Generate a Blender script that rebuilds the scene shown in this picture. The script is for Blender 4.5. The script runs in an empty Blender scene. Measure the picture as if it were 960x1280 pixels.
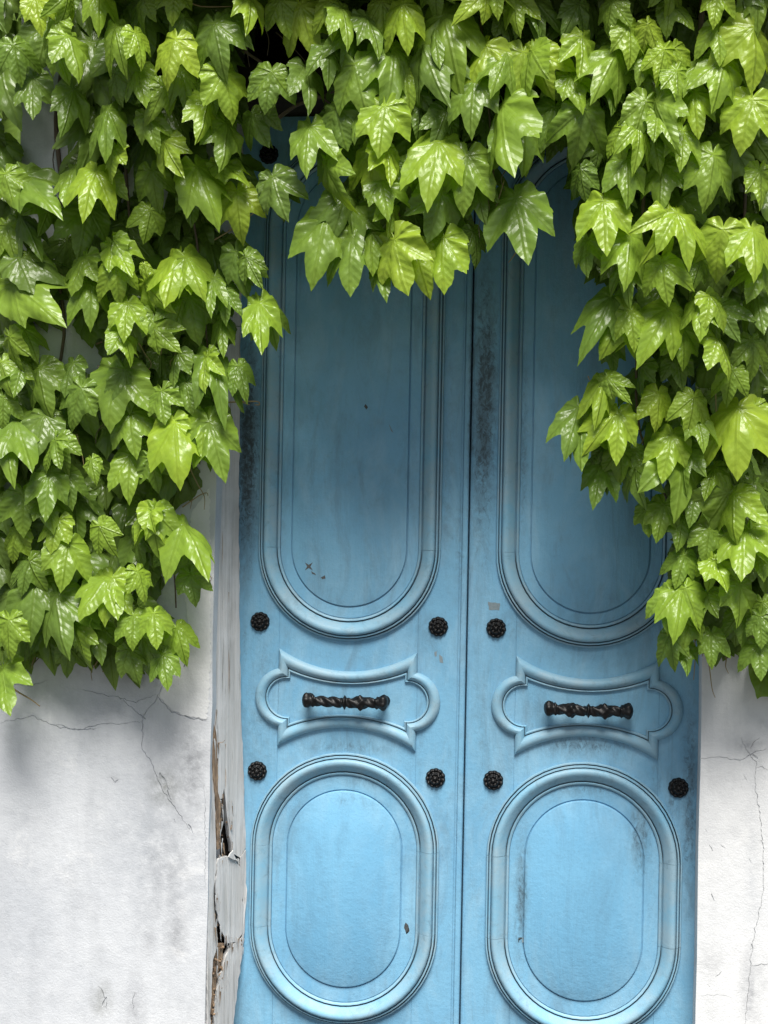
import bpy, bmesh, math, random
from mathutils import Vector, Matrix, noise as mnoise
R = random.Random(11)
S = bpy.context.scene
COL = S.collection
rad = math.radians

# ------------------------------------------------------------------ camera
PSI, RHO, FPX = .1235, .0187, 1923.0          # yaw, roll, focal length in pixels of a 960x1280 frame
CAM = Vector((.3149, -4.6168, 1.6499))
cfw = Vector((-math.sin(PSI), math.cos(PSI), 0)); crt = Vector((math.cos(PSI), math.sin(PSI), 0)); cup = Vector((0, 0, 1))
cam = bpy.data.cameras.new('camera'); camo = bpy.data.objects.new('camera', cam); COL.objects.link(camo)
cam.sensor_fit = 'VERTICAL'; cam.sensor_height = 36; cam.lens = FPX / 1280 * 36
cam.clip_start = .1; cam.clip_end = 500
cr, sr = math.cos(RHO), math.sin(RHO)
xa = cr * crt + sr * cup; ya = -sr * crt + cr * cup
camo.matrix_world = Matrix(((xa.x, ya.x, -cfw.x, CAM.x), (xa.y, ya.y, -cfw.y, CAM.y), (xa.z, ya.z, -cfw.z, CAM.z), (0, 0, 0, 1)))
S.camera = camo

def at(px, py, Y):
    """world point on the plane y = Y seen at pixel (px, py) of the 960x1280 photograph"""
    u, v = px - 480, py - 640
    a = cr * u + sr * v; b = -sr * u + cr * v
    d = cfw * FPX + crt * a - cup * b
    t = (Y - CAM.y) / d.y
    return CAM + d * t

# ------------------------------------------------------------------ light
SUN_EL, SUN_AZ = rad(60), rad(10)             # azimuth: to the right of straight in front of the door
sdir = Vector((math.sin(SUN_AZ) * math.cos(SUN_EL), -math.cos(SUN_AZ) * math.cos(SUN_EL), math.sin(SUN_EL)))
w = bpy.data.worlds.new('World'); S.world = w; w.use_nodes = True
nt = w.node_tree; bg = nt.nodes['Background']
sky = nt.nodes.new('ShaderNodeTexSky'); sky.sky_type = 'NISHITA'; sky.sun_disc = False
sky.sun_elevation = SUN_EL; sky.sun_rotation = math.atan2(sdir.x, sdir.y)
sky.dust_density = 1.0; sky.air_density = 1.0
hs = nt.nodes.new('ShaderNodeHueSaturation'); hs.inputs['Saturation'].default_value = .55   # thin white overcast
nt.links.new(sky.outputs[0], hs.inputs['Color']); nt.links.new(hs.outputs[0], bg.inputs[0]); bg.inputs[1].default_value = .05
sl = bpy.data.lights.new('sun', 'SUN'); so = bpy.data.objects.new('sun', sl); COL.objects.link(so)
sl.energy = 4.6; sl.angle = rad(30); sl.color = (1, .96, .9)
so.rotation_euler = (-sdir).to_track_quat('-Z', 'Y').to_euler(); so.location = (1, -6, 8)
S.view_settings.view_transform = 'Standard'; S.view_settings.look = 'None'; S.view_settings.gamma = 1
S.view_settings.exposure = .77

# ------------------------------------------------------------------ helpers
def tag(o, label=None, cat=None, group=None, kind=None):
    if label: o['label'] = label
    if cat: o['category'] = cat
    if group: o['group'] = group
    if kind: o['kind'] = kind
    return o
def empty(name, loc=(0, 0, 0)):
    o = bpy.data.objects.new(name, None); COL.objects.link(o); o.location = loc; o.empty_display_size = .1
    return o
def link(name, me, mat=None, parent=None, smooth=False):
    if mat and not me.materials: me.materials.append(mat)
    if smooth:
        for p in me.polygons: p.use_smooth = True
    o = bpy.data.objects.new(name, me); COL.objects.link(o)
    if parent is not None:
        o.parent = parent
        if parent.parent is None: o.matrix_parent_inverse = Matrix.Translation(-parent.location)
    return o
def pydata(name, v, f, mat=None, parent=None, smooth=False, angle=None):
    me = bpy.data.meshes.new(name); me.from_pydata([tuple(p) for p in v], [], f); me.update()
    o = link(name, me, mat, parent, smooth)
    if angle: me.set_sharp_from_angle(angle=rad(angle))
    return o
def bmobj(name, bm, mat=None, parent=None, smooth=False, angle=None):
    bmesh.ops.recalc_face_normals(bm, faces=bm.faces)
    me = bpy.data.meshes.new(name); bm.to_mesh(me); bm.free()
    o = link(name, me, mat, parent, smooth)
    if angle: me.set_sharp_from_angle(angle=rad(angle))
    return o
def box(name, a, b, mat, parent=None, bev=.004):
    bm = bmesh.new(); bmesh.ops.create_cube(bm, size=1)
    for v in bm.verts:
        v.co = Vector(((a[i] + b[i]) / 2 + v.co[i] * (b[i] - a[i]) for i in range(3)))
    if bev: bmesh.ops.bevel(bm, geom=bm.edges[:], offset=bev, segments=2, affect='EDGES')
    return bmobj(name, bm, mat, parent)
def tube(name, pts, rads, mat, parent=None, n=6):
    v, f = [], []
    for i, p in enumerate(pts):
        t = (pts[min(i + 1, len(pts) - 1)] - pts[max(i - 1, 0)]).normalized()
        a = t.cross(Vector((.3, .5, .8)).normalized()).normalized(); b = t.cross(a)
        for k in range(n):
            an = 2 * math.pi * k / n
            v.append(p + (a * math.cos(an) + b * math.sin(an)) * rads[i])
    for i in range(len(pts) - 1):
        for k in range(n):
            f.append((i * n + k, i * n + (k + 1) % n, (i + 1) * n + (k + 1) % n, (i + 1) * n + k))
    f.append(tuple(range(n))[::-1]); f.append(tuple(range((len(pts) - 1) * n, len(pts) * n)))
    return pydata(name, v, f, mat, parent, True)
def jag(pts, step, amp, closed=True, rnd=R):
    out = []; m = len(pts)
    for i in range(m if closed else m - 1):
        a = Vector(pts[i]); b = Vector(pts[(i + 1) % m]); n = max(1, int((b - a).length / step))
        pr = Vector((-(b - a).y, (b - a).x)).normalized() if (b - a).length > 0 else Vector((0, 0))
        for k in range(n):
            p = a.lerp(b, k / n)
            if k or not closed: p = p + pr * rnd.uniform(-amp, amp)
            out.append(p)
    if not closed: out.append(Vector(pts[-1]))
    return out

# ------------------------------------------------------------------ materials
class M:
    def __init__(s, name):
        s.m = bpy.data.materials.new(name); s.m.use_nodes = True
        s.t = s.m.node_tree; s.b = s.t.nodes['Principled BSDF']; s.pos = None
    def n(s, typ, **k):
        x = s.t.nodes.new('ShaderNode' + typ)
        for a, b in k.items(): setattr(x, a, b)
        return x
    def l(s, a, b): s.t.links.new(a, b)
    def P(s):
        if s.pos is None: s.pos = s.n('NewGeometry').outputs['Position']
        return s.pos
    def noise(s, sc, det=4, rough=.55, dist=0, stretch=None):
        x = s.n('TexNoise'); x.inputs['Scale'].default_value = sc; x.inputs['Detail'].default_value = det
        x.inputs['Roughness'].default_value = rough; x.inputs['Distortion'].default_value = dist
        if stretch:
            m = s.n('Mapping'); m.inputs['Scale'].default_value = stretch; s.l(s.P(), m.inputs[0]); s.l(m.outputs[0], x.inputs['Vector'])
        else: s.l(s.P(), x.inputs['Vector'])
        return x.outputs[0]
    def ramp(s, src, stops):
        x = s.n('ValToRGB'); e = x.color_ramp.elements
        while len(e) < len(stops): e.new(.5)
        for i, (p, c) in enumerate(stops):
            e[i].position = p; e[i].color = (c, c, c, 1) if not isinstance(c, tuple) else c + (1,)
        s.l(src, x.inputs[0]); return x.outputs[0]
    def mix(s, fac, a, b, mode='MIX'):
        x = s.n('Mix', data_type='RGBA', blend_type=mode)
        for v, i in ((fac, 0), (a, 6), (b, 7)):
            if isinstance(v, (int, float)): x.inputs[i].default_value = v
            elif isinstance(v, tuple): x.inputs[i].default_value = v + (1,)
            else: s.l(v, x.inputs[i])
        return x.outputs[2]
    def math(s, op, a, b=0., c=None, clamp=False):
        x = s.n('Math', operation=op, use_clamp=clamp)
        for v, i in ((a, 0), (b, 1), (c, 2)):
            if v is None: continue
            if isinstance(v, (int, float)): x.inputs[i].default_value = v
            else: s.l(v, x.inputs[i])
        return x.outputs[0]
    def spot(s, c, r, soft=.6):
        """blotch mask, an ellipse of radii r (x, z) about world point c"""
        sp = s.n('SeparateXYZ'); s.l(s.P(), sp.inputs[0])
        dx = s.math('MULTIPLY', s.math('SUBTRACT', sp.outputs[0], c[0]), 1 / r[0])
        dz = s.math('MULTIPLY', s.math('SUBTRACT', sp.outputs[2], c[1]), 1 / r[1])
        d = s.math('SQRT', s.math('ADD', s.math('MULTIPLY', dx, dx), s.math('MULTIPLY', dz, dz)))
        return s.math('MULTIPLY', s.math('SUBTRACT', 1.0, d), 1 / soft, clamp=True)
    def bump(s, h, dist, strength=1.):
        x = s.n('Bump'); x.inputs['Strength'].default_value = strength; x.inputs['Distance'].default_value = dist
        s.l(h, x.inputs['Height']); s.l(x.outputs[0], s.b.inputs['Normal'])
    def col(s, c):
        if isinstance(c, tuple): s.b.inputs['Base Color'].default_value = c + (1,)
        else: s.l(c, s.b.inputs['Base Color'])
    def rough(s, v):
        if isinstance(v, float): s.b.inputs['Roughness'].default_value = v
        else: s.l(v, s.b.inputs['Roughness'])

def wxz(px, py, Y=0.):
    p = at(px, py, Y); return (p.x, p.z)

# blue door paint
m = M('door_paint')
base = m.mix(m.ramp(m.noise(2.2, 4, .6), [(.3, 0.), (.7, 1.)]), (.145, .35, .53), (.20, .43, .60))
base = m.mix(m.math('MULTIPLY', m.ramp(m.noise(7, 6, .7, .6, (1, 1, .4)), [(.46, 0.), (.70, 1.)]), .5), base, (.31, .50, .62))
base = m.mix(m.math('MULTIPLY', m.ramp(m.noise(16, 6, .72), [(.5, 0.), (.75, 1.)]), .40), base, (.15, .27, .36))
base = m.mix(m.math('MULTIPLY', m.ramp(m.noise(11, 8, .75, .8, (1, 1, .25)), [(.50, 0.), (.68, 1.)]), .5), base, (.12, .21, .28))
for c in ((430, 1115), (728, 1120)):
    q = m.spot(wxz(*c), (86 / 416, 145 / 416), .35)
    base = m.mix(m.math('MULTIPLY', q, .4), base, m.mix(m.noise(5, 4, .6, 0, (1, 1, .3)), (.13, .40, .66), (.19, .48, .72)))
fine = m.noise(120, 3, .7)
base = m.mix(m.math('MULTIPLY', m.ramp(fine, [(.58, 0.), (.7, 1.)]), .18), base, (.10, .17, .22))
dirt_src = m.noise(55, 9, .8, .8, (1.3, 1, .75))
dirt = None
for (c, r, k) in [((310, 560), (26, 240), 1.15), ((606, 500), (27, 280), 1.0), ((590, 480), (8, 260), .8), ((575, 690), (10, 120), .5), ((440, 935), (100, 16), .55),
                  ((730, 930), (120, 22), .7), ((652, 1120), (14, 120), .8), ((800, 1040), (24, 80), .75), ((820, 985), (20, 90), .4),
                  ((840, 1000), (16, 60), .6), ((455, 975), (60, 14), .45), ((655, 560), (9, 190), .6), ((352, 660), (10, 150), .35),
                  ((820, 740), (26, 40), .6), ((410, 540), (60, 150), .22), ((320, 900), (26, 90), .45), ((660, 845), (40, 26), .3), ((820, 850), (30, 30), .5),
                  ((862, 1000), (16, 200), .8), ((500, 930), (60, 20), .4), ((330, 830), (30, 60), .4), ((600, 900), (20, 120), .35), ((560, 600), (14, 200), .4), ((640, 780), (40, 50), .35), ((540, 790), (40, 40), .3), ((306, 800), (8, 60), .5), ((725, 985), (80, 16), .55), ((445, 1000), (75, 18), .35)]:
    cw = wxz(*c); q = m.math('MULTIPLY', m.spot(cw, (r[0] / 416, r[1] / 416), .8), k)
    dirt = q if dirt is None else m.math('MAXIMUM', dirt, q)
dm = m.ramp(m.math('ADD', dirt_src, m.math('MULTIPLY', dirt, .16)), [(.60, 0.), (.72, 1.)])
halo = m.ramp(m.math('ADD', m.noise(24, 8, .75, 1., (1.3, 1, .7)), m.math('MULTIPLY', dirt, .22)), [(.50, 0.), (.70, 1.)])
base = m.mix(m.math('MULTIPLY', halo, m.math('MULTIPLY', dirt, .7, clamp=True)), base, (.085, .13, .16))
dm = m.math('MULTIPLY', dm, m.math('MULTIPLY', dirt, .8, clamp=True))
base = m.mix(dm, base, (.035, .048, .055))
m.col(base); m.rough(m.math('ADD', m.math('MULTIPLY', fine, .2), .42))
m.b.inputs['Specular IOR Level'].default_value = .35
m.bump(m.math('ADD', m.math('MULTIPLY', m.noise(60, 6, .7), 1.), m.math('ADD', m.math('MULTIPLY', m.noise(14, 3, .5, 0, (1, 1, .2)), 1.5), m.math('MULTIPLY', m.noise(110, 4, .6, 0, (1, 1, .045)), .6))), .0017)
PAINT = m.m
# moulding paint: same blue, worn and chalky, with dirt in its hollows
m = M('moulding_paint')
base = m.mix(m.ramp(m.noise(3, 4, .6), [(.3, 0.), (.7, 1.)]), (.155, .36, .51), (.21, .42, .56))
base = m.mix(m.math('MULTIPLY', m.ramp(m.noise(9, 6, .7), [(.36, 0.), (.62, 1.)]), .65), base, (.30, .40, .45))
base = m.mix(m.math('MULTIPLY', m.ramp(m.noise(26, 8, .75, .7), [(.54, 0.), (.70, 1.)]), .5), base, (.11, .19, .24))
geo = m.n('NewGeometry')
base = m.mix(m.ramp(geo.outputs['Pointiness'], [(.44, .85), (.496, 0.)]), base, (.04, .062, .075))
m.col(base); m.rough(.5); m.b.inputs['Specular IOR Level'].default_value = .35
m.bump(m.noise(90, 5, .7), .0008)
MOULD = m.m

m = M('bare_paint_loss'); m.col(m.mix(m.noise(200, 3), (.03, .035, .04), (.12, .13, .13))); m.rough(.8); LOSS = m.m
m = M('grey_filler'); m.col(m.mix(m.noise(160, 4), (.10, .16, .19), (.26, .31, .33))); m.rough(.8); FILL = m.m

# white plaster
def plaster(name, c0, c1, stains):
    m = M(name)
    base = m.mix(m.ramp(m.noise(2.6, 5, .6), [(.3, 0.), (.68, 1.)]), c0, c1)
    base = m.mix(m.math('MULTIPLY', m.ramp(m.noise(9, 8, .72), [(.5, 0.), (.72, 1.)]), .45), base, tuple(x * .74 for x in c0))
    base = m.mix(m.math('MULTIPLY', m.ramp(m.noise(5.5, 8, .75, .2), [(.56, 0.), (.64, 1.)]), .28), base, (.86, .86, .85))
    src = m.noise(20, 9, .74)
    base = m.mix(m.math('MULTIPLY', m.ramp(m.noise(14, 6, .7, 0, (1, 1, .10)), [(.5, 0.), (.75, 1.)]), .3), base, tuple(x * .72 for x in c0))
    for (c, r, k, cc) in stains:
        q = m.spot(wxz(*c, Y=-.2), (r[0] / 430, r[1] / 430), .9)
        f = m.math('MULTIPLY', q, m.ramp(src, [(.36, 0.), (.62, 1.)]))
        base = m.mix(m.math('MULTIPLY', f, k, clamp=True), base, cc)
    base = m.mix(m.math('MULTIPLY', m.ramp(m.noise(70, 8, .8), [(.60, 0.), (.70, 1.)]), .4), base, (.36, .37, .37))
    m.col(base); m.rough(.85); m.b.inputs['Specular IOR Level'].default_value = .2
    m.bump(m.math('ADD', m.noise(26, 9, .68), m.math('MULTIPLY', m.noise(170, 5, .7), .5)), .0022)
    return m.m
G1 = (.30, .31, .33); G2 = (.24, .25, .24); G0 = (.40, .425, .46)
PL_LEFT = plaster('left_plaster', (.48, .505, .54), (.62, .64, .665),
    [((195, 1060), (85, 170), 1., G0), ((210, 1090), (40, 90), .6, G1), ((240, 960), (34, 100), 1., G1), ((205, 985), (28, 34), 1., G2), ((222, 1170), (22, 40), .85, G1),
     ((128, 1250), (20, 32), 1., G2), ((15, 1180), (80, 260), .5, G0), ((90, 1120), (90, 160), .3, G0), ((100, 870), (150, 40), .5, G0), ((168, 1260), (20, 60), .7, G1),
     ((142, 973), (10, 10), .9, G1), ((185, 1180), (12, 26), .7, G1), ((80, 960), (110, 60), .25, G0), ((255, 1120), (16, 160), .3, G0)])
PL_RIGHT = plaster('right_plaster', (.62, .635, .65), (.71, .72, .725),
    [((945, 1250), (22, 70), .8, G1), ((890, 1055), (26, 40), .25, G0), ((880, 870), (40, 50), .25, G0), ((940, 940), (30, 16), .8, G1), ((945, 1110), (12, 150), .4, G0), ((888, 1215), (20, 30), .5, G1)])

# weathered wood of the jamb
m = M('weathered_wood')
gr = m.noise(26, 8, .7, .8, (1.6, 1.6, .055))
base = m.mix(m.ramp(gr, [(.3, 0.), (.7, 1.)]), (.42, .42, .41), (.66, .66, .66))
base = m.mix(m.math('MULTIPLY', m.ramp(m.noise(60, 6, .7, .4, (1.5, 1.5, .04)), [(.56, 0.), (.66, 1.)]), .7), base, (.15, .14, .125))
base = m.mix(m.math('MULTIPLY', m.ramp(m.noise(6, 5, .65), [(.5, 0.), (.7, 1.)]), .5), base, (.74, .75, .76))
m.col(base); m.rough(.85); m.bump(gr, .005); WOOD = m.m
m = M('rotten_wood')
g2 = m.noise(60, 8, .75, 1., (1, 1, .2))
m.col(m.mix(m.ramp(g2, [(.35, 0.), (.65, 1.)]), (.07, .045, .03), (.44, .31, .20))); m.rough(.95); m.bump(g2, .008); ROT = m.m
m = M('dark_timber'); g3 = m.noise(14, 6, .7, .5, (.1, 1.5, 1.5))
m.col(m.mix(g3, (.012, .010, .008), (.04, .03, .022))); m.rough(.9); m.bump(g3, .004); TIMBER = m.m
m = M('black_iron')
k = m.noise(90, 5, .7)
m.col(m.mix(m.ramp(k, [(.45, 0.), (.68, 1.)]), (.004, .004, .0045), (.013, .0125, .0125))); m.rough(m.math('ADD', m.math('MULTIPLY', k, .4), .25))
m.b.inputs['Metallic'].default_value = .35; m.bump(k, .0012); IRON = m.m
m = M('paving_stone'); k = m.noise(8, 8, .7); m.col(m.mix(k, (.07, .07, .068), (.14, .135, .13))); m.rough(.9); m.bump(k, .004); PAVE = m.m
m = M('ground_earth'); k = m.noise(3, 8, .7); m.col(m.mix(k, (.045, .045, .045), (.09, .088, .085))); m.rough(.95); EARTH = m.m
m = M('vine_bark'); k = m.noise(50, 6, .7); m.col(m.mix(k, (.05, .035, .025), (.17, .13, .10))); m.rough(.9); BARK = m.m
m = M('young_stem'); m.col((.27, .20, .10)); m.rough(.6); STEM = m.m

# ivy leaf
m = M('ivy_leaf')
oi = m.n('ObjectInfo'); sep = m.n('SeparateColor'); m.l(oi.outputs['Color'], sep.inputs[0])
def attr(nm):
    a = m.n('Attribute', attribute_name=nm); return a.outputs['Fac']
tone = m.math('ADD', sep.outputs[0], attr('tone'))
al, ac = attr('along'), attr('across')
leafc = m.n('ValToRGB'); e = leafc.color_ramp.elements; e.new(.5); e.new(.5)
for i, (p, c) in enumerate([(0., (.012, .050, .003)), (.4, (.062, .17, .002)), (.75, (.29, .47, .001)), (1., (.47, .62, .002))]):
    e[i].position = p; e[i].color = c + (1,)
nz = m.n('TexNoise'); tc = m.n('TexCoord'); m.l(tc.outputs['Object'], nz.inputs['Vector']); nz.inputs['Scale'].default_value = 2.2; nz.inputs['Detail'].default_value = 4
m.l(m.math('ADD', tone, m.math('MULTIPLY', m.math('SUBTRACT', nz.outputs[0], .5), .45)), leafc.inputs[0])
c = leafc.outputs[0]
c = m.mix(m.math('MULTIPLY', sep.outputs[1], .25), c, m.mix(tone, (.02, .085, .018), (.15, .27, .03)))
ns = m.n('TexNoise'); m.l(tc.outputs['Object'], ns.inputs['Vector']); ns.inputs['Scale'].default_value = 13; ns.inputs['Detail'].default_value = 5; ns.inputs['Roughness'].default_value = .7
c = m.mix(m.math('MULTIPLY', m.ramp(ns.outputs[0], [(.66, 0.), (.72, 1.)]), m.math('MULTIPLY', sep.outputs[2], .7)), c, (.14, .11, .04))
vein = m.ramp(ac, [(0., 1.), (.016, .55), (.035, 0.)])
s2 = m.math('FRACT', m.math('SUBTRACT', m.math('MULTIPLY', al, 7.5), m.math('MULTIPLY', ac, 6.5)))
tri = m.math('ABSOLUTE', m.math('SUBTRACT', s2, .5))
sec = m.ramp(tri, [(0., 1.), (.07, 0.)])
c = m.mix(m.math('MULTIPLY', m.math('MAXIMUM', vein, m.math('MULTIPLY', sec, .06)), .10), c, (.27, .37, .02))
m.col(c)
geo = m.n('NewGeometry')
und = m.mix(.55, c, (.20, .28, .06))
cc = m.mix(geo.outputs['Backfacing'], c, und); m.col(cc)
nf = m.n('TexNoise'); m.l(tc.outputs['Object'], nf.inputs['Vector']); nf.inputs['Scale'].default_value = 5; nf.inputs['Detail'].default_value = 2
m.rough(m.math('ADD', m.math('MULTIPLY', nf.outputs[0], .22), .21))
m.b.inputs['Specular IOR Level'].default_value = .40
hh = m.math('ADD', m.math('MULTIPLY', tri, .25), m.math('SUBTRACT', m.math('MULTIPLY', nf.outputs[0], .55), m.math('MULTIPLY', vein, .35)))
m.bump(hh, .007)
tr = m.n('BsdfTranslucent'); m.l(m.mix(1., cc, (1.5, 1.5, .3), 'MULTIPLY'), tr.inputs[0])
ms = m.n('MixShader'); ms.inputs[0].default_value = .32
out = m.t.nodes['Material Output']; m.l(m.b.outputs[0], ms.inputs[1]); m.l(tr.outputs[0], ms.inputs[2]); m.l(ms.outputs[0], out.inputs[0])
LEAF = m.m

# ------------------------------------------------------------------ ground
pydata('ground', [(-60, -60, -.004), (60, -60, -.004), (60, 60, -.004), (-60, 60, -.004)], [(0, 1, 2, 3)], EARTH)['kind'] = 'structure'
pv = tag(empty('pavement', (0, -1, 0)), kind='structure')
for i in range(9):
    for j in range(5):
        box('paving_slab', (-2.7 + i * .6 + .004, -3.2 + j * .6 + .004, -.04), (-2.7 + i * .6 + .596, -3.2 + j * .6 + .596, .012 + R.uniform(-.003, .003)), PAVE, pv, .006)

# ------------------------------------------------------------------ doors
Z_TB, Z_TT = 1.258, 2.79          # tall panel, outer moulding bottom and top
Z_OB, Z_OT = .0947, .918          # lower oval panel
def stadium(xc, z0, z1, hw, off, n=28):
    """outline of a stadium inset by off; counter-clockwise from the right side's lower end; flags the piece 0..3"""
    r = hw - off; za, zb = z0 + hw, z1 - hw; pts = []
    for k in range(n + 1):
        a = math.pi * k / n; pts.append((xc + r * math.cos(a), zb + r * math.sin(a)))
    for k in range(n + 1):
        a = math.pi + math.pi * k / n; pts.append((xc + r * math.cos(a), za + r * math.sin(a)))
    return pts
PROF = [(0, 0), (0, 5), (1.5, 7), (5, 7), (5.6, 5.5), (6, 1), (8.6, 1), (9, 9), (10, 12), (13.5, 12.3), (15, 10), (15.5, 7), (17.2, 7), (17.7, 13.5), (20, 16.5), (25, 18.3),
        (32, 18), (39, 15), (46, 11), (52, 7.5), (55.4, 5), (56, .8), (58.8, .8), (59.4, 5.6), (61, 7), (64.5, 6.3), (67, 4.5), (67, 0)]
def moulding(xc, z0, z1, hw, parent, n=28):
    rings = [(stadium(xc, z0, z1, hw, t / 1000, n), h / 1000) for t, h in PROF for h in (h * 1.6,)]
    N = 2 * n + 2; g = .0004
    segs = [list(range(0, n + 1)), [n, n + 1], list(range(n + 1, N)), [N - 1, 0]]
    for s, idx in enumerate(segs):
        v, f = [], []
        up = g if s == 0 else (-g if s == 2 else 0)
        jit = R.uniform(-.0006, .0006)
        for (pts, h) in rings:
            for q, i in enumerate(idx):
                x, z = pts[i]
                if s in (1, 3): z += (-g if (q == 0) == (s == 1) else g)
                v.append((x, -h + (jit if h > 0 else 0), z + up))
        c = len(idx)
        for r in range(len(rings) - 1):
            for k in range(c - 1):
                f.append((r * c + k, r * c + k + 1, (r + 1) * c + k + 1, (r + 1) * c + k))
        f.append(tuple(r * c for r in range(len(rings)))[::-1]); f.append(tuple(r * c + c - 1 for r in range(len(rings))))
        bm = bmesh.new(); vs = [bm.verts.new(p) for p in v]
        for q in f:
            try: bm.faces.new([vs[i] for i in q])
            except ValueError: pass
        bmobj('moulding', bm, MOULD, parent, True, 38)
def plate(name, xc, z0, z1, hw, off, hts, mat, parent, hole=None, n=40):
    """stadium plate (or ring when hole is given) whose edge runs through (inset, height) steps in mm"""
    rings = [(stadium(xc, z0, z1, hw, off + t / 1000, n), h / 1000) for t, h in hts]
    if hole: rings += [(stadium(xc, z0, z1, hw, hole + t / 1000, n), h / 1000) for t, h in ((-1, hts[-1][1]), (0, hts[-1][1] - .8), (0, 0))]
    c = 2 * n + 2; v = [(x, -h, z) for pts, h in rings for x, z in pts]
    f = [(r * c + k, r * c + (k + 1) % c, (r + 1) * c + (k + 1) % c, (r + 1) * c + k) for r in range(len(rings) - 1) for k in range(c)]
    if not hole: f.append(tuple((len(rings) - 1) * c + k for k in range(c)))
    bm = bmesh.new(); vs = [bm.verts.new(p) for p in v]
    for q in f: bm.faces.new([vs[i] for i in q])
    bmobj(name, bm, mat, parent, True, 30)
def arc3(a, b, sag, n):
    """arc from a to b whose middle is displaced by sag along the left-hand normal"""
    a, b = Vector(a), Vector(b); mid = (a + b) / 2; d = (b - a); h = d.length / 2; nrm = Vector((-d.y, d.x)).normalized()
    if abs(sag) < 1e-6: return [a.lerp(b, k / n) for k in range(n)]
    r = (h * h + sag * sag) / (2 * sag); c = mid + nrm * (sag - r)
    a0 = math.atan2((a - c).y, (a - c).x); a1 = math.atan2((b - c).y, (b - c).x)
    d_ = (a1 - a0)
    while d_ > math.pi: d_ -= 2 * math.pi
    while d_ < -math.pi: d_ += 2 * math.pi
    if abs(sag) > h: d_ = d_ - math.copysign(2 * math.pi, d_)
    rr = abs(r)
    return [c + Vector((math.cos(a0 + d_ * k / n), math.sin(a0 + d_ * k / n))) * rr for k in range(n)]
def cartouche(xc, zc, parent):
    def outline(sx, sy, vy, ex, my):
        top = arc3((-sx, sy), (sx, sy), -(sy - my), 26)
        vr = arc3((sx, sy), (sx, vy), 0, 4)
        ri = arc3((sx, vy), (sx, -vy), (ex - sx), 20)
        vb = arc3((sx, -vy), (sx, -sy), 0, 4)
        bo = arc3((sx, -sy), (-sx, -sy), -(sy - my), 26)
        vl = arc3((-sx, -sy), (-sx, -vy), 0, 4)
        le = arc3((-sx, -vy), (-sx, vy), (ex - sx), 20)
        vt = arc3((-sx, vy), (-sx, sy), 0, 4)
        return top + vr + ri + vb + bo + vl + le + vt
    u = 1 / 416.5
    O = outline(88, 62, 37, 118, 35.5); I = outline(73, 32, 24.5, 101, 19)
    prof = [(0, 0), (0, 4), (.04, 7), (.14, 11), (.3, 14), (.45, 14.5), (.6, 12.5), (.72, 9), (.78, 6.5), (.8, 3), (.84, 3), (.86, 6.5), (.92, 7.2), (.98, 5.5), (1, 0)]
    c = len(O); v = []
    for t, h in prof:
        for a, b in zip(O, I):
            p = a.lerp(b, t); v.append((xc + p.x * u, -h * 1.3 / 1000, zc + p.y * u))
    f = [(r * c + k, r * c + (k + 1) % c, (r + 1) * c + (k + 1) % c, (r + 1) * c + k) for r in range(len(prof) - 1) for k in range(c)]
    bm = bmesh.new(); vs = [bm.verts.new(p) for p in v]
    for q in f: bm.faces.new([vs[i] for i in q])
    bmobj('cartouche_moulding', bm, MOULD, parent, True, 34)

def rosette_mesh():
    nr, na = 20, 80; v = [(0, -.0196, 0)]; f = []
    for i in range(1, nr + 1):
        r = i / nr
        for k in range(na):
            a = 2 * math.pi * k / na
            edge = 1 + .07 * abs(math.cos(5.5 * a)) - .035
            if r < .26: h = 13.5 - 4.5 * (r / .26) ** 2
            elif r < .62:
                q = (r - .26) / .36; h = 7 + 5.5 * math.sin(math.pi * q) * (.35 + .65 * abs(math.cos(4 * a)))
            else:
                q = (r - .62) / .38; h = 3.2 + 5.2 * math.sin(math.pi * min(1, q * .95)) * (.3 + .7 * abs(math.cos(5.5 * a))) - 1.5 * q
            if i == nr: h = 0
            v.append((.0295 * r * edge * math.cos(a), -h * 1.45 / 1000, .0295 * r * edge * math.sin(a)))
    for k in range(na): f.append((0, 1 + (k + 1) % na, 1 + k))
    for i in range(nr - 1):
        for k in range(na):
            f.append((1 + i * na + k, 1 + i * na + (k + 1) % na, 1 + (i + 1) * na + (k + 1) % na, 1 + (i + 1) * na + k))
    me = bpy.data.meshes.new('rosette'); me.from_pydata(v, [], f)
    me.materials.append(IRON)
    for p in me.polygons: p.use_smooth = True
    return me
ROS = rosette_mesh()
def rosette(x, z, parent):
    o = link('rosette', ROS, None, parent); o.location = (x, -.0005, z); o.rotation_euler = (0, R.uniform(0, 3), 0); return o

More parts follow.
